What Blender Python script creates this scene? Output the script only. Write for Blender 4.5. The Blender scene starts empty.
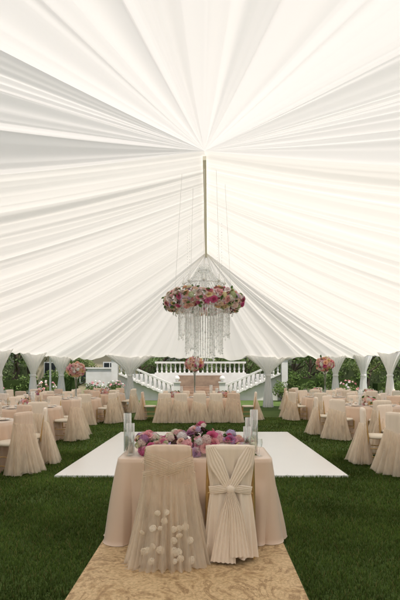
import bpy, math, random
import numpy as np
from mathutils import Vector, Matrix
random.seed(5); rng=np.random.default_rng(11)
PI=math.pi
sc=bpy.context.scene
# ------------------------------------------------------------ materials
MATS={}
def newmat(name):
    m=bpy.data.materials.new(name); m.use_nodes=True
    nt=m.node_tree; nt.nodes.clear()
    out=nt.nodes.new('ShaderNodeOutputMaterial'); MATS[name]=m
    return m,nt,out
def N(nt,t,**kw):
    n=nt.nodes.new(t)
    for k,v in kw.items():
        if k in n.inputs.keys(): n.inputs[k].default_value=v
        else: setattr(n,k,v)
    return n
def L(nt,a,b): nt.links.new(a,b)
def c4(c): return (c[0],c[1],c[2],1)
def ramp(nt,stops):
    r=nt.nodes.new('ShaderNodeValToRGB'); e=r.color_ramp.elements
    e[0].position=stops[0][0]; e[0].color=c4(stops[0][1])
    e[1].position=stops[-1][0]; e[1].color=c4(stops[-1][1])
    for p,c in stops[1:-1]:
        x=e.new(p); x.color=c4(c)
    return r
def pmat(name,col,rough=.5,metal=0,noise=None,bump=0,bscale=50,usecol=False,sheen=0,spec=.5,coat=0):
    m,nt,out=newmat(name)
    p=N(nt,'ShaderNodeBsdfPrincipled'); p.inputs['Base Color'].default_value=c4(col)
    p.inputs['Roughness'].default_value=rough; p.inputs['Metallic'].default_value=metal
    p.inputs['Sheen Weight'].default_value=sheen
    p.inputs['Specular IOR Level'].default_value=spec
    p.inputs['Coat Weight'].default_value=coat
    tc=N(nt,'ShaderNodeTexCoord')
    if usecol:
        a=N(nt,'ShaderNodeVertexColor',layer_name='Col'); src=a.outputs['Color']
        L(nt,src,p.inputs['Base Color'])
    if noise:
        sc_,c2=noise
        t=N(nt,'ShaderNodeTexNoise',Scale=sc_,Detail=5.0); L(nt,tc.outputs['Object'],t.inputs['Vector'])
        r=ramp(nt,[(.3,col),(.7,c2)]); L(nt,t.outputs['Fac'],r.inputs[0]); L(nt,r.outputs[0],p.inputs['Base Color'])
    if bump:
        t=N(nt,'ShaderNodeTexNoise',Scale=bscale,Detail=4.0); L(nt,tc.outputs['Object'],t.inputs['Vector'])
        b=N(nt,'ShaderNodeBump',Strength=bump,Distance=.01); L(nt,t.outputs['Fac'],b.inputs['Height']); L(nt,b.outputs[0],p.inputs['Normal'])
    L(nt,p.outputs[0],out.inputs[0]); return m
def cloth(name,col,trans,tcol,usecol=False,alpha=1.0,colboth=False):
    m,nt,out=newmat(name)
    d=N(nt,'ShaderNodeBsdfDiffuse'); d.inputs['Color'].default_value=c4(col)
    t=N(nt,'ShaderNodeBsdfTranslucent'); t.inputs['Color'].default_value=c4(tcol)
    if usecol:
        a=N(nt,'ShaderNodeVertexColor',layer_name='Col')
        mx=N(nt,'ShaderNodeMix',data_type='RGBA',blend_type='MULTIPLY'); mx.inputs[0].default_value=1
        mx.inputs[6].default_value=c4(tcol); L(nt,a.outputs['Color'],mx.inputs[7]); L(nt,mx.outputs[2],t.inputs['Color'])
        if colboth: L(nt,a.outputs['Color'],d.inputs['Color'])
    mix=N(nt,'ShaderNodeMixShader'); mix.inputs[0].default_value=trans
    L(nt,d.outputs[0],mix.inputs[1]); L(nt,t.outputs[0],mix.inputs[2])
    res=mix.outputs[0]
    if alpha<1:
        tr=N(nt,'ShaderNodeBsdfTransparent'); m2=N(nt,'ShaderNodeMixShader'); m2.inputs[0].default_value=alpha
        L(nt,tr.outputs[0],m2.inputs[1]); L(nt,res,m2.inputs[2]); res=m2.outputs[0]
        tc=N(nt,'ShaderNodeTexCoord'); no=N(nt,'ShaderNodeTexNoise',Scale=9.0,Detail=6.0)
        mp=N(nt,'ShaderNodeMapping'); mp.inputs['Scale'].default_value=(1,1,.25)
        L(nt,tc.outputs['Object'],mp.inputs[0]); L(nt,mp.outputs[0],no.inputs['Vector'])
        mr=N(nt,'ShaderNodeMapRange'); mr.inputs[1].default_value=.3; mr.inputs[2].default_value=.7
        mr.inputs[3].default_value=alpha-.18; mr.inputs[4].default_value=min(1,alpha+.18)
        L(nt,no.outputs['Fac'],mr.inputs[0]); L(nt,mr.outputs[0],m2.inputs[0])
    L(nt,res,out.inputs[0]); return m
cloth('liner_cream',(.89,.875,.83),.46,(.93,.90,.835),usecol=True)
cloth('liner_white',(.89,.88,.86),.42,(.88,.865,.835),usecol=True)
cloth('curtain',(.90,.90,.88),.55,(.97,.96,.95))
cloth('tulle',(.93,.81,.67),.45,(.95,.85,.72),alpha=.44)
cloth('applique',(.93,.84,.71),.35,(.93,.85,.72))
cloth('petal',(1,1,1),.28,(1,1,1),usecol=True,colboth=True)
cloth('leaf',(.05,.1,.03),.4,(1.0,1.0,.75),usecol=True,colboth=True)
pmat('satin',(.73,.54,.41),.30,sheen=.3,bump=.15,bscale=9)
pmat('satin_pale',(.86,.72,.59),.42,sheen=.3,bump=.12,bscale=10)
pmat('gold',(.62,.42,.18),.35,metal=.6,noise=(12,(.5,.33,.14)))
pmat('cushion',(.8,.72,.6),.8)
pmat('beam',(.95,.91,.78),.6,noise=(6,(.93,.87,.72)))
pmat('plate',(.85,.84,.8),.15)
pmat('wax',(.88,.85,.76),.5)
pmat('stone_white',(.72,.71,.68),.7,noise=(2.5,(.62,.60,.55)),bump=.2)
pmat('stone_tan',(.36,.25,.17),.8,noise=(3,(.24,.16,.11)),bump=.3)
pmat('plaster_cream',(.62,.53,.38),.8,noise=(1.5,(.55,.46,.32)))
pmat('roof_tile',(.3,.15,.09),.8,noise=(8,(.2,.1,.06)),bump=.4,bscale=20)
pmat('bark',(.12,.085,.06),.9,noise=(7,(.07,.05,.035)),bump=.6,bscale=15)
pmat('white_paint',(.8,.8,.79),.4)
pmat('dark_window',(.03,.035,.04),.1)
pmat('wire',(.7,.7,.68),.4,metal=.2)
def glassmat(name,fac,rough=.03,col=(.95,.97,.97),white=0):
    m,nt,out=newmat(name)
    tr=N(nt,'ShaderNodeBsdfTransparent'); tr.inputs[0].default_value=c4(col)
    g=N(nt,'ShaderNodeBsdfGlossy',Roughness=rough); g.inputs[0].default_value=(1,1,1,1)
    lw=N(nt,'ShaderNodeLayerWeight',Blend=.35)
    ad=N(nt,'ShaderNodeMath',operation='MULTIPLY_ADD'); ad.inputs[1].default_value=.75; ad.inputs[2].default_value=fac
    L(nt,lw.outputs['Facing'],ad.inputs[0])
    mx=N(nt,'ShaderNodeMixShader'); L(nt,ad.outputs[0],mx.inputs[0]); L(nt,tr.outputs[0],mx.inputs[1])
    if white:
        d=N(nt,'ShaderNodeBsdfTranslucent'); d.inputs[0].default_value=(.95,.95,.95,1)
        m3=N(nt,'ShaderNodeMixShader'); m3.inputs[0].default_value=white; L(nt,g.outputs[0],m3.inputs[1]); L(nt,d.outputs[0],m3.inputs[2]); L(nt,m3.outputs[0],mx.inputs[2])
    else: L(nt,g.outputs[0],mx.inputs[2])
    L(nt,mx.outputs[0],out.inputs[0])
glassmat('glass',.06); glassmat('crystal',.35,.1,white=.3)
# floor
m,nt,out=newmat('dance_vinyl'); p=N(nt,'ShaderNodeBsdfPrincipled',Roughness=.3); tc=N(nt,'ShaderNodeTexCoord')
no=N(nt,'ShaderNodeTexNoise',Scale=3.0,Detail=5.0); L(nt,tc.outputs['Object'],no.inputs['Vector'])
r=ramp(nt,[(.3,(.88,.88,.88)),(.7,(.85,.85,.845))]); L(nt,no.outputs['Fac'],r.inputs[0]); L(nt,r.outputs[0],p.inputs['Base Color'])
mr=N(nt,'ShaderNodeMapRange'); mr.inputs[3].default_value=.2; mr.inputs[4].default_value=.3; L(nt,no.outputs['Fac'],mr.inputs[0]); L(nt,mr.outputs[0],p.inputs['Roughness'])
L(nt,p.outputs[0],out.inputs[0])
# carpet
m,nt,out=newmat('carpet'); p=N(nt,'ShaderNodeBsdfPrincipled',Roughness=.65); tc=N(nt,'ShaderNodeTexCoord')
n1=N(nt,'ShaderNodeTexNoise',Scale=2.6,Detail=9.0,Distortion=2.2); n1.inputs['Roughness'].default_value=.66
n2=N(nt,'ShaderNodeTexNoise',Scale=42.0,Detail=4.0)
v1=N(nt,'ShaderNodeTexVoronoi',Scale=6.0,feature='DISTANCE_TO_EDGE')
for n in (n1,n2): L(nt,tc.outputs['Object'],n.inputs['Vector'])
vm=N(nt,'ShaderNodeVectorMath',operation='MULTIPLY_ADD'); vm.inputs[1].default_value=(.6,.6,.6); L(nt,n1.outputs['Color'],vm.inputs[0]); L(nt,tc.outputs['Object'],vm.inputs[2]); L(nt,vm.outputs[0],v1.inputs['Vector'])
r1=ramp(nt,[(.30,(.30,.18,.085)),(.41,(.54,.36,.185)),(.47,(.69,.50,.285)),(.53,(.64,.45,.25)),(.57,(.37,.23,.11)),(.61,(.69,.50,.285)),(.8,(.60,.41,.22))]); L(nt,n1.outputs['Fac'],r1.inputs[0])
r2=ramp(nt,[(0,(.68,.62,.55)),(.03,(1,1,1))]); L(nt,v1.outputs['Distance'],r2.inputs[0])
r3=ramp(nt,[(.35,(.75,.72,.68)),(.6,(1,1,1))]); L(nt,n2.outputs['Fac'],r3.inputs[0])
a=N(nt,'ShaderNodeMix',data_type='RGBA',blend_type='MULTIPLY'); a.inputs[0].default_value=1; L(nt,r1.outputs[0],a.inputs[6]); L(nt,r2.outputs[0],a.inputs[7])
b=N(nt,'ShaderNodeMix',data_type='RGBA',blend_type='MULTIPLY'); b.inputs[0].default_value=1; L(nt,a.outputs[2],b.inputs[6]); L(nt,r3.outputs[0],b.inputs[7])
L(nt,b.outputs[2],p.inputs['Base Color']); bm=N(nt,'ShaderNodeBump',Strength=.3,Distance=.01); L(nt,n2.outputs['Fac'],bm.inputs['Height']); L(nt,bm.outputs[0],p.inputs['Normal'])
L(nt,p.outputs[0],out.inputs[0])
# ground
m,nt,out=newmat('lawn_ground'); p=N(nt,'ShaderNodeBsdfPrincipled',Roughness=.9); p.inputs['Specular IOR Level'].default_value=.1; tc=N(nt,'ShaderNodeTexCoord')
n1=N(nt,'ShaderNodeTexNoise',Scale=1.1,Detail=6.0); n2=N(nt,'ShaderNodeTexNoise',Scale=45.0,Detail=5.0)
for n in (n1,n2): L(nt,tc.outputs['Object'],n.inputs['Vector'])
r1=ramp(nt,[(.3,(.075,.12,.03)),(.7,(.125,.19,.055))]); L(nt,n1.outputs['Fac'],r1.inputs[0])
r2=ramp(nt,[(.35,(.5,.5,.5)),(.65,(1.0,1.0,1.0))]); L(nt,n2.outputs['Fac'],r2.inputs[0])
a=N(nt,'ShaderNodeMix',data_type='RGBA',blend_type='MULTIPLY'); a.inputs[0].default_value=1; L(nt,r1.outputs[0],a.inputs[6]); L(nt,r2.outputs[0],a.inputs[7]); L(nt,a.outputs[2],p.inputs['Base Color'])
bm=N(nt,'ShaderNodeBump',Strength=.7,Distance=.03); L(nt,n2.outputs['Fac'],bm.inputs['Height']); L(nt,bm.outputs[0],p.inputs['Normal'])
L(nt,p.outputs[0],out.inputs[0])
pmat('path',(.42,.39,.34),.9,noise=(4,(.34,.31,.27)),bump=.3)
# ------------------------------------------------------------ mesh builder
class MB:
    def __init__(s): s.V=[];s.F=[];s.C=[];s.n=0
    def add(s,v,f,mat,col=(1,1,1)):
        v=np.asarray(v,float).reshape(-1,3); f=np.asarray(f,int)
        s.V.append(v); s.F.append((f+s.n,mat))
        col=np.asarray(col,float)
        if col.ndim==1: col=np.tile(col,(len(v),1))
        s.C.append(col); s.n+=len(v)
    def arrays(s): return np.vstack(s.V),np.vstack(s.C)
    def merge(s,o,M=None,colmul=None,mat=None):
        v,c=o.arrays() if not hasattr(o,'_a') else o._a
        if M is not None: v=v@M[:3,:3].T+M[:3,3]
        if colmul is not None: c=c*np.asarray(colmul)
        for f,m in o.F: s.F.append((f+s.n,mat or m))
        s.V.append(v); s.C.append(c); s.n+=len(v)
    def mesh(s,name,smooth=True):
        v,c=s.arrays(); me=bpy.data.meshes.new(name)
        me.vertices.add(len(v)); me.vertices.foreach_set('co',v.astype(np.float32).ravel())
        mats=[];loops=[];starts=[];mi=[];p=0
        for f,m in s.F:
            if m not in mats: mats.append(m)
            k=f.shape[1]; loops.append(f.ravel()); starts.append(p+np.arange(len(f))*k); p+=f.size
            mi.append(np.full(len(f),mats.index(m)))
        loops=np.concatenate(loops);starts=np.concatenate(starts);mi=np.concatenate(mi)
        me.loops.add(len(loops)); me.loops.foreach_set('vertex_index',loops.astype(np.int32))
        me.polygons.add(len(starts)); me.polygons.foreach_set('loop_start',starts.astype(np.int32))
        me.polygons.foreach_set('material_index',mi.astype(np.int32))
        me.polygons.foreach_set('use_smooth',np.full(len(starts),smooth))
        me.update(calc_edges=True)
        for m in mats: me.materials.append(MATS[m])
        ca=me.color_attributes.new('Col','FLOAT_COLOR','POINT')
        ca.data.foreach_set('color',np.hstack([c,np.ones((len(c),1))]).astype(np.float32).ravel())
        me.validate(); return me
    def obj(s,name,smooth=True,parent=None,loc=(0,0,0),rot=0):
        return place(s.mesh(name,smooth),name,loc,rot,parent)
def place(me,name,loc=(0,0,0),rot=0,parent=None,scale=1):
    o=bpy.data.objects.new(name,me); sc.collection.objects.link(o); o.location=loc; o.rotation_euler=(0,0,rot); o.scale=(scale,)*3
    if parent: o.parent=parent
    return o
def empty(name,loc=(0,0,0)):
    o=bpy.data.objects.new(name,None); sc.collection.objects.link(o); o.location=loc; return o
def gridf(nu,nv,closed=False):
    iu=np.arange(nu if closed else nu-1); jv=np.arange(nv-1)
    I,J=np.meshgrid(iu,jv,indexing='ij'); I=I.ravel();J=J.ravel(); I2=(I+1)%nu
    return np.stack([I*nv+J,I2*nv+J,I2*nv+J+1,I*nv+J+1],1)
def grid(mb,P,mat,closed=False,col=(1,1,1)):
    nu,nv,_=P.shape
    mb.add(P.reshape(-1,3),gridf(nu,nv,closed),mat,col)
def lathe(mb,prof,mat,n=16,c=(0,0,0),col=(1,1,1)):
    a=np.linspace(0,2*PI,n,endpoint=False)
    P=np.zeros((n,len(prof),3))
    for j,(r,z) in enumerate(prof):
        P[:,j,0]=c[0]+r*np.cos(a);P[:,j,1]=c[1]+r*np.sin(a);P[:,j,2]=c[2]+z
    grid(mb,P,mat,True,col)
def box(mb,c,s,mat,bev=.0,col=(1,1,1)):
    x,y,z=c;a,b,d=s[0]/2,s[1]/2,s[2]/2
    v=[(x+i*a,y+j*b,z+k*d) for k in(-1,1) for j in(-1,1) for i in(-1,1)]
    mb.add(v,[(0,2,3,1),(4,5,7,6),(0,1,5,4),(2,6,7,3),(0,4,6,2),(1,3,7,5)],mat,col)
def tube(mb,pts,rad,mat,n=8,col=(1,1,1)):
    pts=np.asarray(pts,float); m=len(pts); rad=np.broadcast_to(rad,(m,))
    P=np.zeros((n,m,3))
    for j in range(m):
        d=pts[min(j+1,m-1)]-pts[max(j-1,0)]; d=d/ (np.linalg.norm(d)+1e-9)
        up=np.array([0,0,1.]) if abs(d[2])<.9 else np.array([1.,0,0])
        a=np.cross(d,up);a/=np.linalg.norm(a);b=np.cross(d,a)
        for i in range(n):
            t=2*PI*i/n; P[i,j]=pts[j]+rad[j]*(a*math.cos(t)+b*math.sin(t))
    grid(mb,P,mat,True,col)
    mb.add(P[:,0],[list(range(n))],mat,col); mb.add(P[:,-1],[list(range(n))],mat,col)
def orient(loc,n,s,spin=None):
    n=np.asarray(n,float); n/=np.linalg.norm(n)+1e-9
    up=np.array([0,0,1.]) if abs(n[2])<.95 else np.array([1.,0,0])
    a=np.cross(up,n);a/=np.linalg.norm(a);b=np.cross(n,a)
    t=rng.uniform(0,2*PI) if spin is None else spin
    a2=a*math.cos(t)+b*math.sin(t); b2=np.cross(n,a2)
    M=np.eye(4); M[:3,0]=a2*s;M[:3,1]=b2*s;M[:3,2]=n*s;M[:3,3]=loc; return M
# ------------------------------------------------------------ flower templates
def rose():
    mb=MB()
    for li,(r,h,n,w,fl) in enumerate([(.22,.95,3,1.25,.1),(.42,.92,4,1.0,.2),(.66,.80,5,.82,.35),(.9,.58,6,.7,.6),(1.08,.3,6,.62,.8)]):
        for k in range(n):
            a0=2*PI*k/n+li*.7+rng.uniform(-.1,.1)
            u=np.linspace(-1,1,5)[:,None];v=np.linspace(0,1,4)[None,:]
            rho=r*(.25+.75*np.sin(v*PI/2))*(1+.06*u)+fl*.12*v**3
            z=h*v**(.8)-fl*.22*v**4-.28*h*u**2*v**2
            an=a0+u*w*(.5+.5*np.sin(v*PI*.75))
            P=np.stack([rho*np.cos(an),rho*np.sin(an),z+0*u],2)
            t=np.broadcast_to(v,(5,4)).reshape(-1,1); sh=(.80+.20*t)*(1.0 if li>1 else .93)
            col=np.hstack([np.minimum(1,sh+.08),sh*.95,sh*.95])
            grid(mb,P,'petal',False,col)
    mb._a=mb.arrays(); return mb
def hydr():
    mb=MB()
    for k in range(46):
        z=1-k/46*1.25; rr=math.sqrt(max(0,1-z*z)); a=k*2.399
        n=np.array([rr*math.cos(a),rr*math.sin(a),z]); M=orient(n*.82*(1+rng.uniform(-.05,.05)),n+rng.normal(0,.15,3),.24)
        for q in range(4):
            t=q*PI/2; c,s=math.cos(t),math.sin(t)
            v=np.array([(0,0,0),(.7,-.5,.12),(1.15,0,.2),(.7,.5,.12)]); v=v@np.array([[c,s,0],[-s,c,0],[0,0,1]])
            v=v@M[:3,:3].T+M[:3,3]; g=rng.uniform(.82,1)
            mb.add(v,[(0,1,2,3)],'petal',(g,g,g))
    mb._a=mb.arrays(); return mb
def orchid():
    mb=MB()
    for q in range(5):
        t=q*2*PI/5; w=.55 if q%2 else .75
        u=np.linspace(-1,1,4)[:,None];v=np.linspace(0,1,4)[None,:]
        wid=w*np.sin(v*PI*.85+.25)*.6
        x=v*1.1+0*u;y=u*wid;z=.3*v-.35*v**3+.1*u*u
        X=x*math.cos(t)-y*math.sin(t);Y=x*math.sin(t)+y*math.cos(t)
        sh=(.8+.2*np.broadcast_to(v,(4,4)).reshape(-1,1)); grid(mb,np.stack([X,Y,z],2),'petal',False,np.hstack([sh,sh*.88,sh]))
    lathe(mb,[(.0,.35),(.12,.3),(.16,.15),(.1,0)],'petal',6,col=(.9,.5,.4))
    mb._a=mb.arrays(); return mb
def leaf():
    mb=MB(); u=np.linspace(-1,1,3)[:,None];v=np.linspace(0,1,5)[None,:]
    w=.32*np.sin(v*PI)**.8
    P=np.stack([u*w,v*1.2+0*u,.35*v-.4*v*v+.12*np.abs(u)*w*3],2); grid(mb,P,'leaf'); mb._a=mb.arrays(); return mb
ROSE=[rose(),rose()];HYD=[hydr()];ORC=[orchid()];LEAF=leaf()
PAL={'blush':(.90,.68,.62),'pink':(.86,.50,.54),'hot':(.68,.18,.36),'ivory':(.90,.86,.74),'white':(.91,.90,.87),
 'yellow':(.88,.76,.46),'lav':(.66,.52,.74),'burg':(.42,.10,.16),'peach':(.90,.68,.50),'green':(.55,.62,.34),'plum':(.50,.26,.44)}
def flower(mb,loc,n,s,cols,kinds='rrrho'):
    k=random.choice(kinds); T={'r':random.choice(ROSE),'h':HYD[0],'o':ORC[0]}[k]
    c=np.array(PAL[random.choice(cols)])*rng.uniform(.94,1.05,3)
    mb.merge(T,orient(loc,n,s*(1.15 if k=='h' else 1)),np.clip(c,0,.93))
def leafat(mb,loc,n,s):
    g=rng.uniform(.8,1.7); mb.merge(LEAF,orient(loc,n,s),(.075*g,.14*g,.045*g))
def ball(mb,c,R,n,fs,cols,kinds='rrrho',sq=1.0,zmin=-1):
    for i in range(n):
        z=1-(i+.5)/n*(1-zmin); rr=math.sqrt(max(0,1-z*z));a=i*2.399963
        d=np.array([rr*math.cos(a),rr*math.sin(a),z*sq])
        d=d/np.linalg.norm(d); q=R*rng.uniform(.86,1.06)
        loc=np.array(c)+d*np.array([1,1,sq])*q
        flower(mb,loc-d*fs*.5,d+rng.normal(0,.15,3),fs*rng.uniform(.75,1.25),cols,kinds)
        if i%4==0: leafat(mb,np.array(c)+d*q*.85,np.cross(d,[.3,.2,1])+d*.3,fs*1.8)
# ------------------------------------------------------------ world, sun, camera
el,az=math.radians(72),math.radians(146)
w=bpy.data.worlds.new('World'); sc.world=w; w.use_nodes=True; nt=w.node_tree
bg=nt.nodes['Background']; sky=nt.nodes.new('ShaderNodeTexSky'); sky.sky_type='NISHITA'; sky.sun_disc=False
sky.sun_elevation=el; sky.sun_rotation=az; sky.dust_density=5.0; sky.air_density=1.0
nt.links.new(sky.outputs[0],bg.inputs[0]); bg.inputs[1].default_value=.15
sd=bpy.data.lights.new('sun','SUN'); sd.energy=4.9; sd.angle=math.radians(2); sd.color=(1,.95,.88)
so=bpy.data.objects.new('sun',sd); sc.collection.objects.link(so)
dirv=Vector((math.sin(az)*math.cos(el),math.cos(az)*math.cos(el),math.sin(el)))
so.rotation_euler=dirv.to_track_quat('Z','Y').to_euler(); so.location=(0,-10,30)
H=1.52
cd=bpy.data.cameras.new('camera'); co=bpy.data.objects.new('camera',cd); sc.collection.objects.link(co); sc.camera=co
co.location=(0,0,H); co.rotation_euler=(PI/2,0,0); cd.sensor_fit='HORIZONTAL'; cd.sensor_width=24; cd.lens=27
cd.shift_x=-.02; cd.shift_y=.1875; cd.clip_end=2000; cd.clip_start=.05
sc.view_settings.view_transform='Standard'; sc.view_settings.look='None'; sc.view_settings.exposure=0
# ------------------------------------------------------------ ground
mb=MB(); mb.add([(-600,-300,0),(600,-300,0),(600,900,0),(-600,900,0)],[(0,1,2,3)],'lawn_ground'); mb.obj('ground_lawn',False)
def onfloor(x,y):
    return ((np.abs(x+.14)<.83)&(y<6.7))|((np.abs(x+.1)<2.22)&(y>6.66)&(y<11.87))
def blades(n,y0,y1,hgt,wid,xm):
    y=np.sqrt(rng.uniform(y0**2,y1**2,n)); x=rng.uniform(-1,1,n)*(xm*y+.8)
    k=~onfloor(x,y); x=x[k];y=y[k];n=len(x)
    a=rng.uniform(0,2*PI,n)
    clump=.75+.35*np.sin(x*14+2*np.sin(y*9))*np.sin(y*13+2*np.sin(x*11))
    h=hgt*rng.uniform(.5,1.25,n)*(.8+.4*clump);w_=wid*rng.uniform(.7,1.3,n)
    la=rng.uniform(0,2*PI,n);le=h*rng.uniform(.1,.9,n)
    dx,dy=np.cos(a)*w_,np.sin(a)*w_
    b1=np.stack([x-dx,y-dy,0*x],1);b2=np.stack([x+dx,y+dy,0*x],1)
    m1=np.stack([x+dx*.8+np.cos(la)*le*.35,y+dy*.8+np.sin(la)*le*.35,h*.6],1)
    m0=np.stack([x-dx*.8+np.cos(la)*le*.35,y-dy*.8+np.sin(la)*le*.35,h*.6],1)
    t=np.stack([x+np.cos(la)*le,y+np.sin(la)*le,h],1)
    V=np.stack([b1,b2,m1,m0,t],1).reshape(-1,3); i=np.arange(n)*5
    q=np.stack([i,i+1,i+2,i+3],1);tr=np.stack([i+3,i+2,i+4],1)
    patch=.82+.25*np.sin(x*1.3+np.sin(y*1.1)*2)*np.sin(y*.9+1.3*np.sin(x*.8))+.2*np.sin(x*4.1+y*1.7)*np.sin(y*3.7-x)+.3*(clump-.75)
    patch=np.maximum(patch,.35)
    g=(patch*rng.uniform(.6,1.3,n))[:,None]; yel=rng.random(n)<.10
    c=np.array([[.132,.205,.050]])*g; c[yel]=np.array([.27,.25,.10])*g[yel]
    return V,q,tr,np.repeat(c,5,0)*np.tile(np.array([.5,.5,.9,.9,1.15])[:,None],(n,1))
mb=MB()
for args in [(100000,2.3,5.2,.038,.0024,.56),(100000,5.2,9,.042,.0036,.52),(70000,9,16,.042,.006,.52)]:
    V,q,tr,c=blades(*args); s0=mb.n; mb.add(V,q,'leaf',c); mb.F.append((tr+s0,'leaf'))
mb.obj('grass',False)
mb=MB(); box(mb,(-.1,9.26,.014),(4.37,5.14,.028),'dance_vinyl'); 
dance=mb.obj('white_dance_floor',False)
mb=MB(); mb.add([(-.95,-3,.028),(.67,-3,.028),(.67,6.66,.028),(-.95,6.66,.028),(-.95,-3,.0),(.67,-3,.0),(.67,6.66,0),(-.95,6.66,0)],[(0,1,2,3),(0,4,5,1),(1,5,6,2),(2,6,7,3),(3,7,4,0)],'carpet'); mb.obj('aisle_carpet',False)
# ------------------------------------------------------------ tent
tent=empty('marquee_tent',(0,0,0))
RX=-.07;ZR=6.0;ZE=2.5;WX=7.5;YN,YF,YE=9.0,16.4,21.4;YS=1.9
def sheet(segs,pw,panels,mat,nv,ppm,seed,sag=.3,famp=.26,pamp=.1,name='liner',cusp=.4,big=.0,line=.05,pline=.12,swag=.1):
    r=np.random.default_rng(seed)
    S=[0]
    for R0,R1,E0,E1 in segs: S.append(S[-1]+np.linalg.norm(np.subtract(E1,E0)))
    tot=S[-1]; n=int(tot*ppm); s=np.linspace(0,tot,n)
    R=np.zeros((n,3));E=np.zeros((n,3))
    for i,(R0,R1,E0,E1) in enumerate(segs):
        k=(s>=S[i])&(s<=S[i+1]+1e-6); t=((s[k]-S[i])/(S[i+1]-S[i]))[:,None]
        R[k]=np.array(R0)*(1-t)+np.array(R1)*t; E[k]=np.array(E0)*(1-t)+np.array(E1)*t
    v=np.linspace(0,1,nv)
    rl=sum(np.linalg.norm(np.subtract(R1,R0)) for R0,R1,_,_ in segs)/tot
    def mk(pw):
        b=[0]
        while b[-1]<tot: b.append(b[-1]+r.uniform(*pw)*(1.9 if r.random()<.15 else 1))
        return np.array(b)
    bs=[(mk(pw),famp),(mk((pw[0]*2.6,pw[1]*2.6)),big)]
    rnd=[(r.uniform(.15,1.15,len(b)),r.uniform(.92,1.0,len(b)),r.uniform(0,6.28,len(b))) for b,_ in bs]
    P=np.zeros((n,nv,3));C=np.zeros((n,nv,3))
    panels=np.array(panels,float); ew=np.clip(np.minimum(s,tot-s)/.35,0,1)
    for j,vv in enumerate(v):
        lw=(rl+(1-rl)*vv)
        bil=0; dens=1; 
        for li,((b,fa),(amp,dn,ph)) in enumerate(zip(bs,rnd)):
            sw=np.clip(s+(.12+.1*li)*np.sin(s*1.1+vv*3.1+li)*vv+.09*np.sin(s*2.9-vv*5)*(1-vv*.3),0,tot)
            i=np.clip(np.searchsorted(b,sw,side='right')-1,0,len(b)-2)
            wdt=b[i+1]-b[i];p=np.clip((sw-b[i])/wdt,0,1)
            am=fa*wdt*amp[i]*lw*(.7+.3*np.sin(ph[i]+vv*5))
            bil=bil+(cusp*np.sin(PI*p)**.9+(1-cusp)*.5*(1-np.cos(2*PI*p)))*am
            dens=dens*dn[i]
            if li==0: dens=dens*(1-line*np.exp(-((np.minimum(p,1-p)*wdt)/.03)**2))
        pi_=np.clip(np.searchsorted(panels,s,side='right')-1,0,len(panels)-2)
        pwid=panels[pi_+1]-panels[pi_];pp=np.clip((s-panels[pi_])/pwid,0,1)
        pb=np.sin(PI*pp)**.75*pwid*pamp*lw*math.sin(PI*min(1,vv*.8+.05))
        Q=R*(1-vv)+E*vv
        Q[:,2]-=(bil+pb)*ew+sag*3.6*vv*(1-vv)+swag*np.abs(np.sin(PI*s/3.2))**.8*vv**8
        P[:,j]=Q
        pe=np.minimum(pp,1-pp)*pwid; c=dens*(1-pline*np.exp(-(pe/.06)**2))
        C[:,j]=c[:,None]
    mb=MB(); grid(mb,P,mat,False,C.reshape(-1,3)); return mb.obj(name,True,tent)
RN=(RX,YN,ZR);RF=(RX,YF,ZR)
sheet([(RN,RF,(-WX,YS,ZE),(-WX,YE,ZE)),(RF,RF,(-WX,YE,ZE),(WX,YE,ZE)),(RF,RN,(WX,YE,ZE),(WX,YS,ZE))],
      (.22,.6),np.arange(0,60,1.85),'liner_cream',40,32,3,sag=.25,famp=.17,pamp=.035,name='pleated_liner',cusp=.35,big=.12,line=.06,pline=.10,swag=.12)
sheet([(RN,RN,(WX,YS,ZE),(WX,-7,ZE)),(RN,RN,(WX,-7,ZE),(-WX,-7,ZE)),(RN,RN,(-WX,-7,ZE),(-WX,YS,ZE))],
      (.3,.9),[0,2.9,5.9,8.9,12.4,14.4,18.4,20.4,23.9,26.9,29.9,33.3],'liner_white',44,32,8,sag=.25,famp=.19,pamp=.14,name='front_liner',cusp=.2,big=.12,line=.02,pline=.12)
mb=MB(); box(mb,(RX,(YN+YF)/2+.1,ZR-.12),(.07,YF-YN+.1,.08),'beam'); mb.obj('ridge_beam',False,tent)
mb=MB()
for (x,y) in [(-7.5,YE),(-3.7,YE),(2.85,YE),(7.5,YE),(-7.5,16.3),(-7.5,10),(-7.5,3),(7.5,16.8),(7.5,10),(7.5,3),(-7.5,-7),(7.5,-7),(0,-7)]:
    tube(mb,[(x,y,0),(x,y,ZE)],.045,'white_paint',10)
mb.obj('tent_poles',True,tent)
mb=MB()
for p in [((-7.5,-7),(-7.5,YE)),((7.5,-7),(7.5,YE)),((-7.5,YE),(7.5,YE)),((-7.5,-7),(7.5,-7))]:
    tube(mb,[(*p[0],ZE+.03),(*p[1],ZE+.03)],.04,'white_paint',8)
mb.obj('eave_rails',True,tent)
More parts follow.
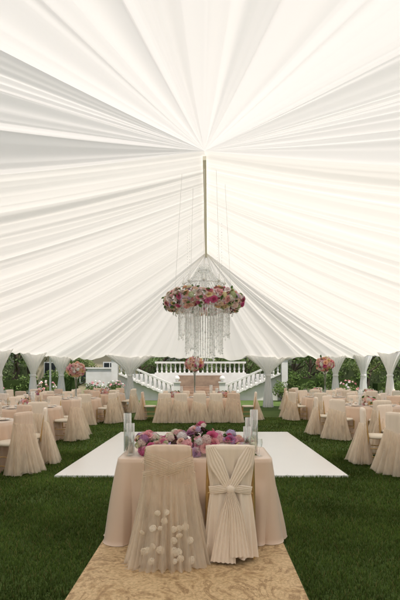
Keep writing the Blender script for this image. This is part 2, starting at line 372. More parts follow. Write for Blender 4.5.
def curtain(x,y,hw0,ang,seed):
    r=np.random.default_rng(seed); n=150; zs=np.concatenate([np.linspace(2.5,1.5,22),np.linspace(1.46,.0,16)])
    a=np.linspace(0,2*PI,n,endpoint=False); P=np.zeros((n,len(zs),3)); zt=1.5
    k1,k2=r.integers(13,17),r.integers(21,27); p1,p2=r.uniform(0,6,2)
    for j,z in enumerate(zs):
        if z>=zt: t=(z-zt); hw=.10+(hw0-.10)*t**1.35; dp=.07+.06*t
        else: t=(zt-z)/zt; hw=.10+.15*t**.8; dp=.07+.13*t**.8
        f=1+.10*np.sin(k1*a+p1)+.07*np.sin(k2*a+p2)
        X=hw*np.cos(a)*(1+.04*np.sin(k2*a)); Y=dp*np.sin(a)*f+ (.05*np.sin(k1*a*1.0+p2)*min(1,t*1.5+.1) if z>=zt else .02*np.sin(k1*a))
        Z=z+0*a
        if z>=zt: Z=z-.16*(1-np.abs(np.cos(a)))*t*1.0
        P[:,j]=np.stack([X,Y,Z],1)
    mb=MB(); grid(mb,P,'curtain',True)
    lathe(mb,[(.112,-.05),(.135,-.03),(.14,0),(.135,.03),(.112,.05)],'curtain',20,(0,0,zt))
    mb.obj('tent_curtain',True,None,(x,y,0),ang)
for i,(x,y,hw,an) in enumerate([(-3.7,YE-.05,1.2,0),(2.85,YE-.05,1.15,0),(-6.95,YE-.1,.62,0),(-7.35,18.9,.75,1.2),(-7.4,15.9,.8,1.4),(6.05,YE-.05,.55,0),(7.35,YE-.1,.5,.2),(7.4,18.3,.7,-1.2),(7.4,15,.8,-1.4)]):
    curtain(x,y,hw,an,20+i)
# ------------------------------------------------------------ tablecloth
def foldf(a,r,ks,amp):
    f=0*a
    for k in ks: f=f+np.sin(k*a+r.uniform(0,6.28))*r.uniform(.5,1)
    f=f/len(ks)**.5; return amp*(np.abs(f)**.8*np.sign(f))
def rectcloth(mb,w,d,z,mat,flare=.09,seed=1,cx=0,cy=0,nz=22,n=900):
    r=np.random.default_rng(seed); R=.07
    # rounded rectangle walked side by side: base point + outward direction
    segs=[]; pts=[];nrm=[]
    def arc(cx_,cy_,a0):
        for t in np.linspace(0,PI/2,40,endpoint=False): pts.append((cx_+R*math.cos(a0+t),cy_+R*math.sin(a0+t))); nrm.append((math.cos(a0+t),math.sin(a0+t)))
    def line(p,q,nn):
        for t in np.linspace(0,1,200,endpoint=False): pts.append((p[0]*(1-t)+q[0]*t,p[1]*(1-t)+q[1]*t)); nrm.append(nn)
    hx,hy=w/2,d/2
    arc(hx-R,hy-R,0); line((hx-R,hy),(-hx+R,hy),(0,1)); arc(-hx+R,hy-R,PI/2); line((-hx,hy-R),(-hx,-hy+R),(-1,0))
    arc(-hx+R,-hy+R,PI); line((-hx+R,-hy),(hx-R,-hy),(0,-1)); arc(hx-R,-hy+R,1.5*PI); line((hx,-hy+R),(hx,hy-R),(1,0))
    pts=np.array(pts);nrm=np.array(nrm); ln=np.r_[0,np.cumsum(np.linalg.norm(np.diff(np.vstack([pts,pts[:1]]),axis=0),axis=1))]; tot=ln[-1]
    s=np.linspace(0,tot,n,endpoint=False)
    X=np.interp(s,ln,np.r_[pts[:,0],pts[0,0]]);Y=np.interp(s,ln,np.r_[pts[:,1],pts[0,1]])
    nx=np.interp(s,ln,np.r_[nrm[:,0],nrm[0,0]]);ny=np.interp(s,ln,np.r_[nrm[:,1],nrm[0,1]])
    corner=np.exp(-((np.abs(X)-hx)**2+(np.abs(Y)-hy)**2)/.02)
    b=[0.]
    while b[-1]<tot-.05: b.append(b[-1]+r.uniform(.07,.20))
    b=np.array(b)*tot/b[-1]; am=r.uniform(.3,1.0,len(b)); st=r.uniform(0,.35,len(b)); sk=r.uniform(-.35,.35,len(b))
    v=np.linspace(0,1,nz); P=np.zeros((n,nz+2,3))
    P[:,0]=np.stack([X*.0,Y*.0,0*X+z+.004],1); P[:,1]=np.stack([X*.97,Y*.96,0*X+z+.003],1)
    for j,vv in enumerate(v):
        q=(s+.03*vv*np.sin(s*7+vv*3))%tot; i=np.clip(np.searchsorted(b,q,side='right')-1,0,len(b)-2)
        wd=b[i+1]-b[i]; p=np.clip((q-b[i])/wd,0,1); g=np.clip((vv-st[i])/(1-st[i]),0,1)**.75
        fold=np.sin(PI*p)**.75*am[i]*g*wd*.62
        off=flare*vv*(.35+1.0*corner)+.006+fold
        P[:,j+2]=np.stack([X+nx*off+ny*sk[i]*fold*.5,Y+ny*off-nx*sk[i]*fold*.5,0*X+np.maximum(z*(1-vv),.032)],1)
    P[:,:,0]+=cx;P[:,:,1]+=cy; grid(mb,P,mat,True)
def roundcloth(mb,R,z,mat,seed=1,n=300,nz=12):
    r=np.random.default_rng(seed);a=np.linspace(0,2*PI,n,endpoint=False);F=foldf(a,r,[15,22,31],1)
    P=np.zeros((n,nz+2,3)); P[:,0,2]=z+.003; P[:,1]=np.stack([R*.985*np.cos(a),R*.985*np.sin(a),0*a+z+.002],1)
    for j,vv in enumerate(np.linspace(0,1,nz)):
        q=R+.005+.09*vv+.05*vv*F; P[:,j+2]=np.stack([q*np.cos(a),q*np.sin(a),0*a+z*(1-vv)+.006],1)
    grid(mb,P,mat,True)
def plate(mb,x,y,z,r=.15):
    lathe(mb,[(0,.006),(r*.62,.006),(r,.02),(r,.023),(r*.6,.01),(0,.01)],'plate',22,(x,y,z))
    box(mb,(x,y,z+.022),(.09,.14,.016),'satin_pale')
def goblet(mb,x,y,z,s=1):
    lathe(mb,[(0,.003),(.034*s,.003),(.005*s,.012),(.004*s,.09*s),(.028*s,.11*s),(.037*s,.15*s),(.031*s,.2*s)],'glass',12,(x,y,z))
def cylcandle(mb,x,y,z,h,r=.045):
    lathe(mb,[(0,.008),(r,.008),(r,h),(r-.004,h),(r-.004,.014),(0,.014)],'glass',20,(x,y,z))
    lathe(mb,[(0,.02),(r*.6,.02),(r*.6,h*.4),(r*.5,h*.41),(0,h*.405)],'wax',14,(x,y,z))
    tube(mb,[(x,y,z+h*.4),(x,y,z+h*.4+.015)],.0015,'bark',5)
def votive(mb,x,y,z):
    lathe(mb,[(0,.004),(.03,.004),(.035,.07),(.032,.07),(.027,.01),(0,.01)],'glass',12,(x,y,z)); lathe(mb,[(.0,.012),(.024,.012),(.024,.04),(0,.04)],'wax',10,(x,y,z))
# ------------------------------------------------------------ sweetheart table
TX=-.12
mb=MB(); rectcloth(mb,1.40,.72,.76,'satin',.085,4,TX,4.42)
for x in (-.4,.4):
    plate(mb,TX+x*.8,4.18,.765)
mb.obj('sweetheart_table')
mb=MB()
for x in (-.62,-.35,.02,.3,.6): goblet(mb,TX+x,4.14 if abs(x)<.5 else 4.20,.765,.8)
mb.obj('wine_glasses')
cols_t=['blush','pink','hot','ivory','white','white','lav','lav','yellow','pink','blush','pink','ivory','plum','green','hot']
mb=MB()
for i in range(260):
    x=rng.uniform(-.55,.55); e=1-(abs(x)/.59)**3; th=rng.uniform(-.15,PI+.15)
    ry,rz=.18*(.6+.4*e),(.175+.045*math.sin(x*9+1)+.03*math.sin(x*23))*(.6+.4*e)
    d=np.array([x*.5,-math.cos(th),math.sin(th)])
    loc=np.array([TX+.0+x,4.35-math.cos(th)*ry,.785+max(-.005,math.sin(th))*rz])
    flower(mb,loc,d+rng.normal(0,.25,3),rng.uniform(.024,.054),cols_t,'rrrhho')
    if i%2==0: leafat(mb,loc-d*.02,d+rng.normal(0,.6,3),rng.uniform(.05,.09))
mb.obj('floral_table_garland')
for x,y,h in [(-.67,4.42,.38),(-.61,4.24,.30),(.53,4.5,.33),(.565,4.36,.42),(.49,4.24,.27)]:
    mb=MB(); cylcandle(mb,0,0,0,h,.038); mb.obj('glass_candle_cylinder',True,None,(TX+x,y,.765))
# ------------------------------------------------------------ chairs
def chairframe(mb,cush=True):
    g='gold'
    for sx in (-1,1):
        tube(mb,[(sx*.19,-.26,0),(sx*.19,-.22,.25),(sx*.19,-.2,.45),(sx*.185,-.23,.7),(sx*.18,-.26,.92)],[.014,.016,.018,.015,.013],g)
        tube(mb,[(sx*.19,.2,0),(sx*.19,.19,.44)],[.012,.018],g)
        for z in (.14,.28): tube(mb,[(sx*.19,-.23,z),(sx*.19,.19,z)],.009,g,6)
    for z in (.16,.3): tube(mb,[(-.19,.19,z),(.19,.19,z)],.009,g,6); tube(mb,[(-.19,-.23,z),(.19,-.23,z)],.009,g,6)
    for z in (.55,.84,.91): tube(mb,[(-.185,-.215-(z-.5)*.1,z),(.185,-.215-(z-.5)*.1,z)],.011,g,6)
    for x in (-.12,-.06,0,.06,.12): tube(mb,[(x,-.22,.55),(x,-.25,.84)],.007,g,6)
    a=np.linspace(0,2*PI,24,endpoint=False)
    pr=[(0,.44),(.9,.44),(1,.455),(1.0,.475),(.93,.495),(.5,.502),(0,.504)]
    Q=np.zeros((24,len(pr),3)); c,s=np.cos(a),np.sin(a); q=(np.abs(c)**5+np.abs(s)**5)**(-1/5)
    for j,(r,z) in enumerate(pr): Q[:,j]=np.stack([.205*r*q*c,-.005+.205*r*q*s,0*a+z],1)
    grid(mb,Q,'cushion',True)
def loft(mb,levels,mat,n=120,seed=0,ks=(9,14,21),tilt=0):
    r=np.random.default_rng(seed);a=np.linspace(0,2*PI,n,endpoint=False)
    F=foldf(a,r,ks,1); c,s=np.cos(a),np.sin(a); q=(np.abs(c)**3.2+np.abs(s)**3.2)**(-1/3.2)
    F2=foldf(a,r,[k+5 for k in ks],1); hem=foldf(a,r,[3,5,11],.03)
    P=np.zeros((n,len(levels),3)); m=len(levels)
    for j,(z,hw,hd,cy,fa) in enumerate(levels):
        k=j/(m-1); G=F*(1-k*.45)+F2*k*.45
        zz=z+0*a
        if mat=='tulle': zz=np.maximum(.034,z+hem*k*1.5+tilt*c*hw*(1-k*.6))
        P[:,j]=np.stack([hw*q*c+fa*G*c,cy+hd*q*s+fa*G*s*1.3,zz],1)
    grid(mb,P,mat,True)
def lv(z0,z1,n,f): 
    return [f(z0+(z1-z0)*i/(n-1)) for i in range(n)]
def guestchair(seed,detail=False):
    mb=MB(); chairframe(mb); nn=110; r=np.random.default_rng(seed)
    top=[(.955,.0,.0,-.262,0),(.953,.15,.018,-.262,0),(.94,.195,.03,-.262,.002)]
    loft(mb,top+lv(.90,.34,9,lambda z:(z,.20+.006*(.9-z),.034+.02*(.9-z),-.262+.06*(.9-z),.003+.004*(.9-z))),'satin_pale' if seed%3 else 'satin',nn,seed)
    w=r.uniform(.8,1.3); tl=r.uniform(-.3,.3); z1=r.uniform(.64,.8)
    def sk(k,zt):
        def f(z):
            t=(zt-z)/zt; return (z,.207+k*.12*t**1.4*w+.004*k,.045+.14*t**1.1*k,-.262-.05*t*k,.006+.055*t)
        return f
    loft(mb,lv(z1,.012,14,sk(1.0,z1)),'tulle',nn,seed+1,(11,17,25),tl)
    loft(mb,lv(.62,.03,14,sk(.8,.62)),'tulle',nn,seed+2,(9,15,23),tl)
    loft(mb,lv(.52,.06,10,sk(.6,.52)),'tulle',nn,seed+3,(8,13,22))
    return mb
guest=[guestchair(s).mesh('draped_chair') for s in (3,40,80,122,160)]
def put_chair(x,y,rot): place(random.choice(guest),'draped_chair',(x,y,0),rot)
def strip(mb,pts,ws,mat,nf=3,amp=.006,bow=.008):
    pts=np.array(pts,float);n=26;tt=np.linspace(0,1,len(pts));t=np.linspace(0,1,n)
    C=np.stack([np.interp(t,tt,pts[:,k]) for k in range(3)],1); k=np.ones(5)/5
    Cs=C.copy()
    for q in range(3):
        pad=np.r_[C[0,q]-(C[1,q]-C[0,q])*2,C[0,q]-(C[1,q]-C[0,q]),C[:,q],C[-1,q]+(C[-1,q]-C[-2,q]),C[-1,q]+(C[-1,q]-C[-2,q])*2]
        Cs[:,q]=np.convolve(pad,k,'valid')
    W=np.interp(t,np.linspace(0,1,len(ws)),ws); D=np.gradient(Cs,axis=0); D/=np.linalg.norm(D,axis=1)[:,None]
    S=np.cross(D,[0,-1,0]); S/=np.linalg.norm(S,axis=1)[:,None]
    u=np.linspace(-1,1,30); P=np.zeros((n,30,3))
    for j,uu in enumerate(u):
        ph=uu*nf*PI/2+.5*np.sin(t*3+uu*2)
        P[:,j]=Cs+S*(W*uu)[:,None]; P[:,j,1]-= amp*np.abs(np.cos(ph))+bow*(1-uu*uu)
    grid(mb,P,mat)
# front left: tulle
mb=MB(); chairframe(mb)
loft(mb,[(.955,0,0,-.262,0),(.953,.13,.018,-.262,0),(.94,.18,.03,-.262,.003)]+lv(.90,.30,12,lambda z:(z,.187+.02*(.9-z),.036,-.262+.06*(.9-z),.004)),'satin',240,5)
def sk2(k,zt):
    def f(z):
        t=(zt-z)/zt; return (z,.197+k*.125*t**1.5,.046+.16*t**1.1*k,-.265-.05*t*k,.005+.055*t)
    return f
loft(mb,lv(.80,.01,24,sk2(1.0,.80)),'tulle',320,6,(13,19,29),.3); loft(mb,lv(.68,.03,22,sk2(.9,.68)),'tulle',320,7,(11,17,31),-.3); loft(mb,lv(.60,.02,18,sk2(.74,.60)),'tulle',280,9,(9,16,27),.2); loft(mb,lv(.48,.05,16,sk2(.6,.48)),'tulle',260,12,(9,16,27))
yb=-.315
strip(mb,[(-.2,yb+.03,.86),(-.1,yb-.004,.83),(.05,yb-.008,.77),(.2,yb+.03,.70)],[.05,.055,.045,.05],'tulle',6,.012)
strip(mb,[(-.2,yb+.03,.70),(-.05,yb-.01,.74),(.08,yb-.012,.79),(.2,yb+.03,.82)],[.05,.045,.04,.05],'tulle',6,.012)
for i in range(13):
    x0=rng.uniform(-.19,.20);z0=rng.uniform(.08,.50)
    for q in range(2):
        x=x0+rng.normal(0,.03);z=z0+rng.normal(0,.04); t=(.80-z)/.80
        y=-.265-.05*t-(.05+.17*t)*math.sqrt(max(.05,1-(x/.34)**2))-.002
        M=orient((x,y,z),(x*1.2+rng.normal(0,.25),-1,rng.normal(0,.3)),rng.uniform(.02,.036)); M[:3,2]*=.3
        mb.merge(HYD[0],M,None,'applique')
mb.obj('tulle_skirt_chair',True,None,(-.33,3.92,0),.03)
# front right: satin wrapped chair
mb=MB(); chairframe(mb)
def hour(z):
    if z>.58: t=(.94-z)/.36; return (z,.200-.045*t**1.4,.035+.008*t,-.262+.03*(.94-z),.004+.006*t)
    t=(.58-z)/.58; return (z,.155+.055*t**.7,.045+.05*t,-.25-.03*t,.012+.022*t)
loft(mb,[(.955,0,0,-.262,0),(.953,.15,.018,-.262,0)]+lv(.945,.07,28,hour),'satin_pale',320,15,(8,13,19))
yb=-.305
strip(mb,[(-.165,yb+.01,.935),(-.12,yb-.004,.82),(-.02,yb-.012,.63)],[.04,.065,.035],'satin_pale',5,.010)
strip(mb,[(.165,yb+.01,.935),(.12,yb-.006,.82),(.01,yb-.018,.63)],[.04,.065,.035],'satin_pale',5,.010)
strip(mb,[(-.17,yb+.035,.585),(-.08,yb-.006,.605),(0,yb-.02,.615)],[.035,.035,.022],'satin_pale',5,.008)
strip(mb,[(.17,yb+.035,.585),(.08,yb-.006,.605),(0,yb-.02,.615)],[.035,.035,.022],'satin_pale',5,.008)
strip(mb,[(0,yb-.02,.60),(-.03,yb-.045,.4),(-.06,yb-.075,.05)],[.025,.06,.10],'satin_pale',6,.018)
strip(mb,[(0,yb-.026,.60),(.045,yb-.055,.42),(.075,yb-.085,.10)],[.025,.055,.085],'satin_pale',6,.018)
a=np.linspace(0,2*PI,24,endpoint=False);P=np.zeros((24,9,3))
for j,t in enumerate(np.linspace(0,PI,9)): P[:,j]=np.stack([.038*np.sin(t)*np.cos(a)*(1+.12*np.sin(5*a)),yb-.03+.022*np.sin(t)*np.sin(a),.61-.033*np.cos(t)+0*a],1)
grid(mb,P,'satin_pale',True)
mb.obj('satin_sash_chair',True,None,(.19,3.92,0),-.03)
# ------------------------------------------------------------ guest tables
def guesttable(seed):
    mb=MB(); roundcloth(mb,.78,.755,'satin',seed)
    for k in range(8):
        a=2*PI*k/8+.39; plate(mb,.58*math.cos(a),.58*math.sin(a),.76,.135)
        goblet(mb,.5*math.cos(a+.3),.5*math.sin(a+.3),.76,.9); goblet(mb,.42*math.cos(a+.22),.42*math.sin(a+.22),.76,.8)
    for k in range(4): votive(mb,.3*math.cos(k*1.57+.8),.3*math.sin(k*1.57+.8),.76)
    return mb.mesh('round_banquet_table')
GT=[guesttable(1),guesttable(9)]
cols_c=['blush','pink','ivory','white','blush','blush','peach','yellow','peach','white','hot','pink']
mb=MB(); ball(mb,(0,0,.06),.2,70,.05,cols_c,sq=.75,zmin=-.2); lowc=mb.mesh('low_flower_centerpiece')
def tallc(vh,R):
    mb=MB(); lathe(mb,[(0,.004),(.1,.004),(.09,.02),(.03,.06),(.025,vh*.5),(.04,vh*.85),(.09,vh),(.085,vh),(.03,vh*.84),(.015,.1)],'glass',18)
    for k in range(6):
        a=k; tube(mb,[(.012*math.cos(a),.012*math.sin(a),.07),(.03*math.cos(a+1),.03*math.sin(a+1),vh)],.005,'leaf',5,col=(.06,.12,.04))
    ball(mb,(0,0,vh+R*.75),R,130,.062,cols_c,sq=.8)
    return mb.mesh('tall_flower_centerpiece')
TC=tallc(.72,.29); TC2=tallc(.9,.31)
tables=[(-4.0,7.35,'l',.0),(-4.3,10.7,'l',.2),(-4.28,14.6,'t',.1),(3.98,7.5,'l',.15),(4.05,11.4,'l',.3),(4.06,15.6,'T',0),
        (-6.6,9.0,'l',.1),(-6.5,12.6,'l',.3),(-6.4,17.2,'l',.2),(6.5,9.4,'l',.1),(6.4,13.2,'l',.25),(6.3,17.6,'l',.1),(-4.2,18.4,'l',.1),(4.6,19.2,'l',.1)]
for i,(x,y,k,r0) in enumerate(tables):
    place(GT[i%2],'round_banquet_table',(x,y,0),r0)
    if k=='l': place(lowc,'low_flower_centerpiece',(x,y,.76),i*1.3)
    elif k=='t': place(TC,'tall_flower_centerpiece',(x,y,.76),0)
    else: place(TC2,'tall_flower_centerpiece',(x,y,.76),0)
    for q in range(8):
        a=2*PI*q/8+r0+.39+random.uniform(-.05,.05); rr=1.02+random.uniform(-.05,.10)
        put_chair(x+rr*math.cos(a),y+rr*math.sin(a),a+PI/2+random.uniform(-.14,.14))
for (x,y,h) in [(-3.9,7.0,.4),(4.3,7.2,.42),(3.75,11.1,.4),(-4.05,10.4,.38)]:
    mb=MB(); cylcandle(mb,0,0,0,h,.045); mb.obj('glass_candle_cylinder',True,None,(x,y,.76))
# head table beyond floor
mb=MB(); rectcloth(mb,2.6,.9,.76,'satin',.07,9,-.3,15.2,nz=10,n=500)
for i in range(6):
    for y in (14.93,15.47): plate(mb,-.3-1.1+i*.44,y,.765,.13)
    goblet(mb,-.3-1.0+i*.44,15.05,.765)
mb.obj('long_banquet_table')
for i in range(5):
    put_chair(-.3-1.12+i*.56+random.uniform(-.04,.04),14.45+random.uniform(-.08,.08),random.uniform(-.15,.15)); put_chair(-.3-1.12+i*.56,15.95,PI)
put_chair(-1.95,15.2,-PI/2); put_chair(1.35,15.2,PI/2)
place(TC2,'tall_flower_centerpiece',(-.45,15.2,.765),1)
for x,h in [(-1.3,.3),(-.9,.38),(.1,.42),(.3,.32),(.75,.36)]:
    mb=MB(); cylcandle(mb,0,0,0,h,.05); mb.obj('glass_candle_cylinder',True,None,(x,15.15,.765))
place(lowc,'low_flower_centerpiece',(.5,15.2,.765),2); place(lowc,'low_flower_centerpiece',(-1.1,15.25,.765),2)
# ------------------------------------------------------------ chandelier
CX,CY,CZ=-.08,9.2,3.02
ch=empty('floral_crystal_chandelier',(CX,CY,CZ))
mb=MB(); cols_h=['blush','pink','ivory','white','blush','burg','ivory','yellow','peach','ivory','pink','blush','white','hot','lav','green','white']
for i in range(460):
    a=rng.uniform(0,2*PI);t=rng.uniform(-PI,PI); R,rr=.66,.15+.02*math.sin(a*5)
    d=np.array([math.cos(a)*math.cos(t),math.sin(a)*math.cos(t),math.sin(t)*1.15])
    loc=np.array([math.cos(a)*R,math.sin(a)*R,0])+d*rr
    flower(mb,loc-d*.02,d+rng.normal(0,.25,3),rng.uniform(.032,.068),cols_h,'rrrho')
    if i%3==0: leafat(mb,loc,d+rng.normal(0,.5,3),.085)
mb.obj('flower_wreath',True,ch)
mb=MB(); a=np.linspace(0,2*PI,40); tube(mb,np.stack([.66*np.cos(a),.66*np.sin(a),0*a],1),.02,'wire',6)
for k in range(4):
    q=k*PI/2+.5; tube(mb,[(.66*math.cos(q),.66*math.sin(q),0),(.5*math.cos(q),.5*math.sin(q),2.5)],.003,'wire',5)
tube(mb,[(0,0,.6),(0,0,2.72)],.005,'wire',6)
for r_,z_ in ((.5,.02),(.32,.12),(.42,.34),(.12,.62)): 
    tube(mb,np.stack([r_*np.cos(a),r_*np.sin(a),0*a+z_],1),.008,'wire',6)
for k in range(8):
    q=k*PI/4; tube(mb,[(.66*math.cos(q),.66*math.sin(q),0),(0,0,.05)],.006,'wire',5)
    tube(mb,[(0,0,.1),(.2*math.cos(q),.2*math.sin(q),.18),(.40*math.cos(q),.40*math.sin(q),.34)],.006,'wire',5)
    lathe(mb,[(0,0),(.03,.02),(.035,.05),(.01,.06),(.01,.16),(0,.16)],'plate',8,(.42*math.cos(q),.42*math.sin(q),.34))
mb.obj('frame',True,ch)
oc=np.array([(1,0,0),(-1,0,0),(0,1,0),(0,-1,0),(0,0,1.3),(0,0,-1.3)]);of=np.array([(0,2,4),(2,1,4),(1,3,4),(3,0,4),(2,0,5),(1,2,5),(3,1,5),(0,3,5)])
mb=MB()
def strand(p0,p1,sg,step=.028,s=.0115,end=True):
    p0=np.array(p0,float);p1=np.array(p1,float);n=max(3,int(np.linalg.norm(p1-p0)*1.1/step))
    for i in range(n+1):
        t=i/n; p=p0*(1-t)+p1*t; p[2]-=sg*4*t*(1-t); th=rng.uniform(0,6.28); c,s_=math.cos(th),math.sin(th)
        k=s*(1.9 if (end and i==n) else rng.uniform(.8,1.25)); v=oc*k; v=v@np.array([[c,s_,0],[-s_,c,0],[0,0,1]])
        mb.add(v+p,of,'crystal')
for k in range(32):
    q=2*PI*k/32; c,s_=math.cos(q),math.sin(q)
    strand((.10*c,.10*s_,.68),(.58*c,.58*s_,.16),.07)
    strand((.42*c,.42*s_,.34),(.42*c,.42*s_,.10+.04*rng.random()),0)
    if k%2==0: strand((.1*c,.1*s_,.74),(.40*c,.40*s_,.36),.06)
    if k%3==0: strand((.05*c,.05*s_,.66),(.05*c,.05*s_,.1),0)
for k in range(58):
    q=2*PI*k/58; c,s_=math.cos(q),math.sin(q)
    strand((.52*c,.52*s_,-.02),(.52*c,.52*s_,-.62-.16*rng.random()),0)
for k in range(46):
    q=2*PI*k/46; c,s_=math.cos(q),math.sin(q)
    strand((.38*c,.38*s_,0),(.38*c,.38*s_,-.92-.18*rng.random()),0)
for k in range(26):
    q=2*PI*k/26; c,s_=math.cos(q),math.sin(q)
    strand((.20*c,.20*s_,0),(.20*c,.20*s_,-1.04-.18*rng.random()),0)
for k in range(16):
    q=2*PI*k/16;q2=2*PI*(k+1)/16
    strand((.6*math.cos(q),.6*math.sin(q),-.15),(.6*math.cos(q2),.6*math.sin(q2),-.15),.14)
for k in range(4):
    q=k*PI/2+.9; strand((.45*math.cos(q),.45*math.sin(q),1.5),(.45*math.cos(q),.45*math.sin(q),.2),0,.06,.008)
mb.obj('crystal_strands',False,ch)
# ------------------------------------------------------------ background: staircase terrace
mb=MB(); Y0=27.0; S='stone_white'
def baluster(x,y,z,h=.62): lathe(mb,[(.07,0),(.07,.05),(.04,.09),(.075,.22),(.06,.32),(.035,.45),(.045,h-.06),(.07,h-.03),(.07,h)],S,8,(x,y,z))
def balus(p0,p1,n):
    p0=np.array(p0,float);p1=np.array(p1,float)
    for i in range(n):
        t=(i+.5)/n; p=p0*(1-t)+p1*t; baluster(*p)
    for zz,hh,w_ in ((-.05,.05,.14),(.67,.06,.16)):
        a=p0+[0,0,zz];b=p1+[0,0,zz]; v=[]
        for p in (a,b):
            for dy in (-w_,w_):
                for dz in (-hh,hh): v.append(p+np.array([0,dy,dz]))
        mb.add(v,[(0,1,3,2),(4,6,7,5),(0,4,5,1),(2,3,7,6),(1,5,7,3),(0,2,6,4)],S)
def post(x,y,z0,h):
    box(mb,(x,y,z0+h/2),(.36,.36,h),S); box(mb,(x,y,z0+h+.04),(.46,.46,.08),S); lathe(mb,[(.0,.0),(.1,.02),(.08,.06),(.17,.18),(.13,.3),(0,.36)],S,12,(x,y,z0+h+.08))
NX=10
for sg in (-1,1):
    cx=-.5
    for i in range(NX):
        x0=cx+sg*(1.6+i*.32); h=.15*(i+1)
        box(mb,(x0+sg*.16,Y0+1.0,h/2),(.317,2.0,h),S)
    balus((cx+sg*1.6,Y0-.15,.25),(cx+sg*4.8,Y0-.15,1.65),12)
    post(cx+sg*1.35,Y0-.15,0,1.05); post(cx+sg*5.05,Y0-.15,0,2.45)
    v=[(cx+sg*1.5,Y0-.02,0),(cx+sg*4.9,Y0-.02,0),(cx+sg*4.9,Y0-.02,1.5),(cx+sg*1.5,Y0-.02,.1)]
    mb.add(v,[(0,1,2,3)],S)
box(mb,(-.5,Y0+4.0,.8),(9.5,2.8,1.6),S)
box(mb,(-.5-6.3,Y0+1.2,.95),(1.6,.4,1.9),S); box(mb,(-.5-6.3,Y0+1.2,1.95),(1.75,.5,.1),S)
box(mb,(-.5,Y0+2.57,.75),(2.9,.05,1.5),'stone_tan')
balus((-.5-3.0,Y0+2.75,1.68),(-.5+3.0,Y0+2.75,1.68),20)
for k in range(5): box(mb,(-.5,Y0+.4+k*.3,.08+k*.08),(2.7,.3,.16*(k+1)),'stone_tan')
mb.obj('terrace_staircase',False)
hs=empty('plaster_house',(-9.5,36,0))
mb=MB(); box(mb,(0,0,1.9),(7,5,3.8),'plaster_cream'); mb.obj('walls',False,hs)
mb=MB(); mb.add([(-3.9,-2.9,3.8),(3.9,-2.9,3.8),(3.9,2.9,3.8),(-3.9,2.9,3.8),(-2,0,5.3),(2,0,5.3)],[(0,1,5,4),(2,3,4,5)],'roof_tile'); mb.add([(-3.9,-2.9,3.8),(3.9,-2.9,3.8),(3.9,2.9,3.8),(-3.9,2.9,3.8),(-2,0,5.3),(2,0,5.3)],[(1,2,5),(3,0,4)],'roof_tile'); mb.obj('roof',False,hs)
mb=MB()
for x in (-2.2,0,2.2):
    box(mb,(x,-2.52,1.7),(1.0,.06,1.6),'white_paint'); box(mb,(x,-2.56,1.7),(.84,.04,1.44),'dark_window'); box(mb,(x,-2.59,1.7),(.05,.03,1.44),'white_paint')
mb.obj('windows',False,hs)
mb=MB(); 
P=np.zeros((30,2,3)); t=np.linspace(0,1,30)
P[:,0]=np.stack([6+25*t,23.6+2*np.sin(t*3),0*t+.006],1);P[:,1]=P[:,0]+[0,1.8,0]; grid(mb,P,'path'); mb.obj('garden_path',False)
# vegetation
def leafcloud(mb,cs,rad,nper,size,base,ani=1):
    for c in cs:
        n=nper; d=rng.normal(0,1,(n,3)); d/=np.linalg.norm(d,axis=1)[:,None]; r=rad*rng.uniform(.45,1.05,n)[:,None]
        p=np.array(c)+d*r*np.array([1,1,.8]); a=rng.normal(0,1,(n,3));a/=np.linalg.norm(a,axis=1)[:,None]
        b=np.cross(a,rng.normal(0,1,(n,3)));b/=np.linalg.norm(b,axis=1)[:,None]; s=(size*rng.uniform(.6,1.3,n))[:,None]
        V=np.stack([p-a*s,p-b*s*.5,p+a*s,p+b*s*.5],1).reshape(-1,3); i=np.arange(n)*4
        g=rng.uniform(.6,1.35)*rng.uniform(.75,1.25,n)
        mb.add(V,np.stack([i,i+1,i+2,i+3],1),'leaf',np.repeat(np.array(base)[None]*g[:,None],4,0))
def tree(seed,h,base,cr):
    mb=MB(); r=np.random.default_rng(seed)
    p=[np.array([0,0,0.])]; 
    for i in range(5): p.append(p[-1]+np.array([r.normal(0,.12),r.normal(0,.12),h*.13]))
    tube(mb,p,np.linspace(.24,.12,6),'bark',9); cs=[]
    for k in range(9):
        a=k*2.4+r.uniform(-.3,.3); st=p[2+k%4]; l=cr*r.uniform(.5,.95); en=st+np.array([l*math.cos(a),l*math.sin(a),h*r.uniform(.12,.38)])
        mid=(st+en)/2+[0,0,-.1*l]; tube(mb,[st,mid,en],[.09,.06,.025],'bark',6)
        for q in range(7):
            cs.append(en+r.normal(0,cr*.27,3)*[1,1,.8])
    for q in range(18): cs.append(p[-1]+r.normal(0,1,3)*[cr*.35,cr*.35,h*.14]+[0,0,h*.08])
    leafcloud(mb,cs,cr*.23,55,.12,base); return mb.mesh('tree')
TR=[tree(1,6.5,(.18,.24,.10),2.6),tree(2,7.5,(.15,.21,.09),2.9),tree(3,5.6,(.22,.27,.12),2.3)]
def trees(lst):
    for i,(x,y,s) in enumerate(lst): place(TR[i%3],'tree',(x,y,-.05),i*1.7,None,s)
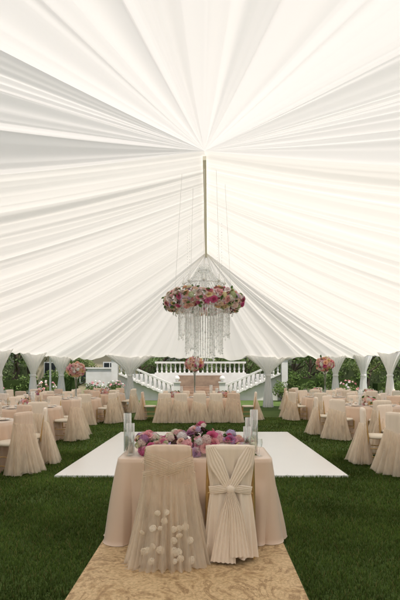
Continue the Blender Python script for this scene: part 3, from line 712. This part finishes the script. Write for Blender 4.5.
trees([(-17,27,.9),(-13.5,31,1),(-20,33,1.2),(-15,38,1.2),(-5.2,33.5,.62),(-1.5,41,1.0),(3,34.5,.7),(7.0,31,.68),(11,32,.8),(14.5,29,.75),(16,36,1.0),(20,31,1.0),(24,38,1.3),(-25,38,1.3),(12,44,1.2),(-32,34,1.2),(31,35,1.2),(-8.6,30,.55),(7.5,40,1.1),(-5,42,1.1),(3,44,1.2)])
def hedge(x0,x1,y,h,dep,dens,base,name):
    mb=MB(); n=int((x1-x0)*(h)*dens/30)
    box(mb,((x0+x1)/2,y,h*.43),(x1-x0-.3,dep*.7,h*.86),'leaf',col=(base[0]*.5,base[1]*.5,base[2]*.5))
    cs=[(rng.uniform(x0,x1),y+rng.choice([-1,-1,1])*dep*rng.uniform(.25,.5),rng.uniform(.1,h)) for _ in range(n)]
    cs+=[(rng.uniform(x0,x1),y+rng.uniform(-.5,.5)*dep,h*rng.uniform(.85,1.1)) for _ in range(n//3)]
    leafcloud(mb,cs,.38,30,.09,base); mb.obj(name,False)
hedge(-60,60,50,3.0,2,60,(.20,.25,.13),'distant_tree_mass')
hedge(9.8,22,26.8,1.2,1.2,110,(.14,.21,.07),'hedge')
hedge(-24,-10.4,27.5,1.4,1.2,110,(.13,.19,.065),'hedge')
hedge(4.9,9.6,27.8,1.5,1.0,120,(.13,.20,.065),'hedge'); hedge(-10.2,-7.9,27.6,1.6,1.0,120,(.13,.20,.065),'hedge')
for i,(x,y,s) in enumerate([(-6.3,25.5,.5),(5.4,25.5,.55),(8.2,26.4,.7),(10.5,26,.6),(-8.8,24.5,.6),(13,26,.8),(-12,25,.8),(7.0,25.9,.7),(-5.4,26.2,.6),(4.4,26.1,.6)]):
    mb=MB(); cs=[rng.normal(0,.33,3)*[1,1,.8]+[0,0,.6] for _ in range(14)]
    for k in range(6): tube(mb,[(0,0,0),tuple(cs[k])],[.03,.012],'bark',5)
    leafcloud(mb,cs,.3,60,.07,(.14,.20,.07)); 
    if i%2==0:
        for k in range(25):
            d=rng.normal(0,1,3); d[2]=abs(d[2]); d/=np.linalg.norm(d); flower(mb,np.array([0,0,.6])+d*.6,d,.06,['white','blush','pink'],'rh')
    mb.obj('flowering_shrub',True,None,(x,y,0))
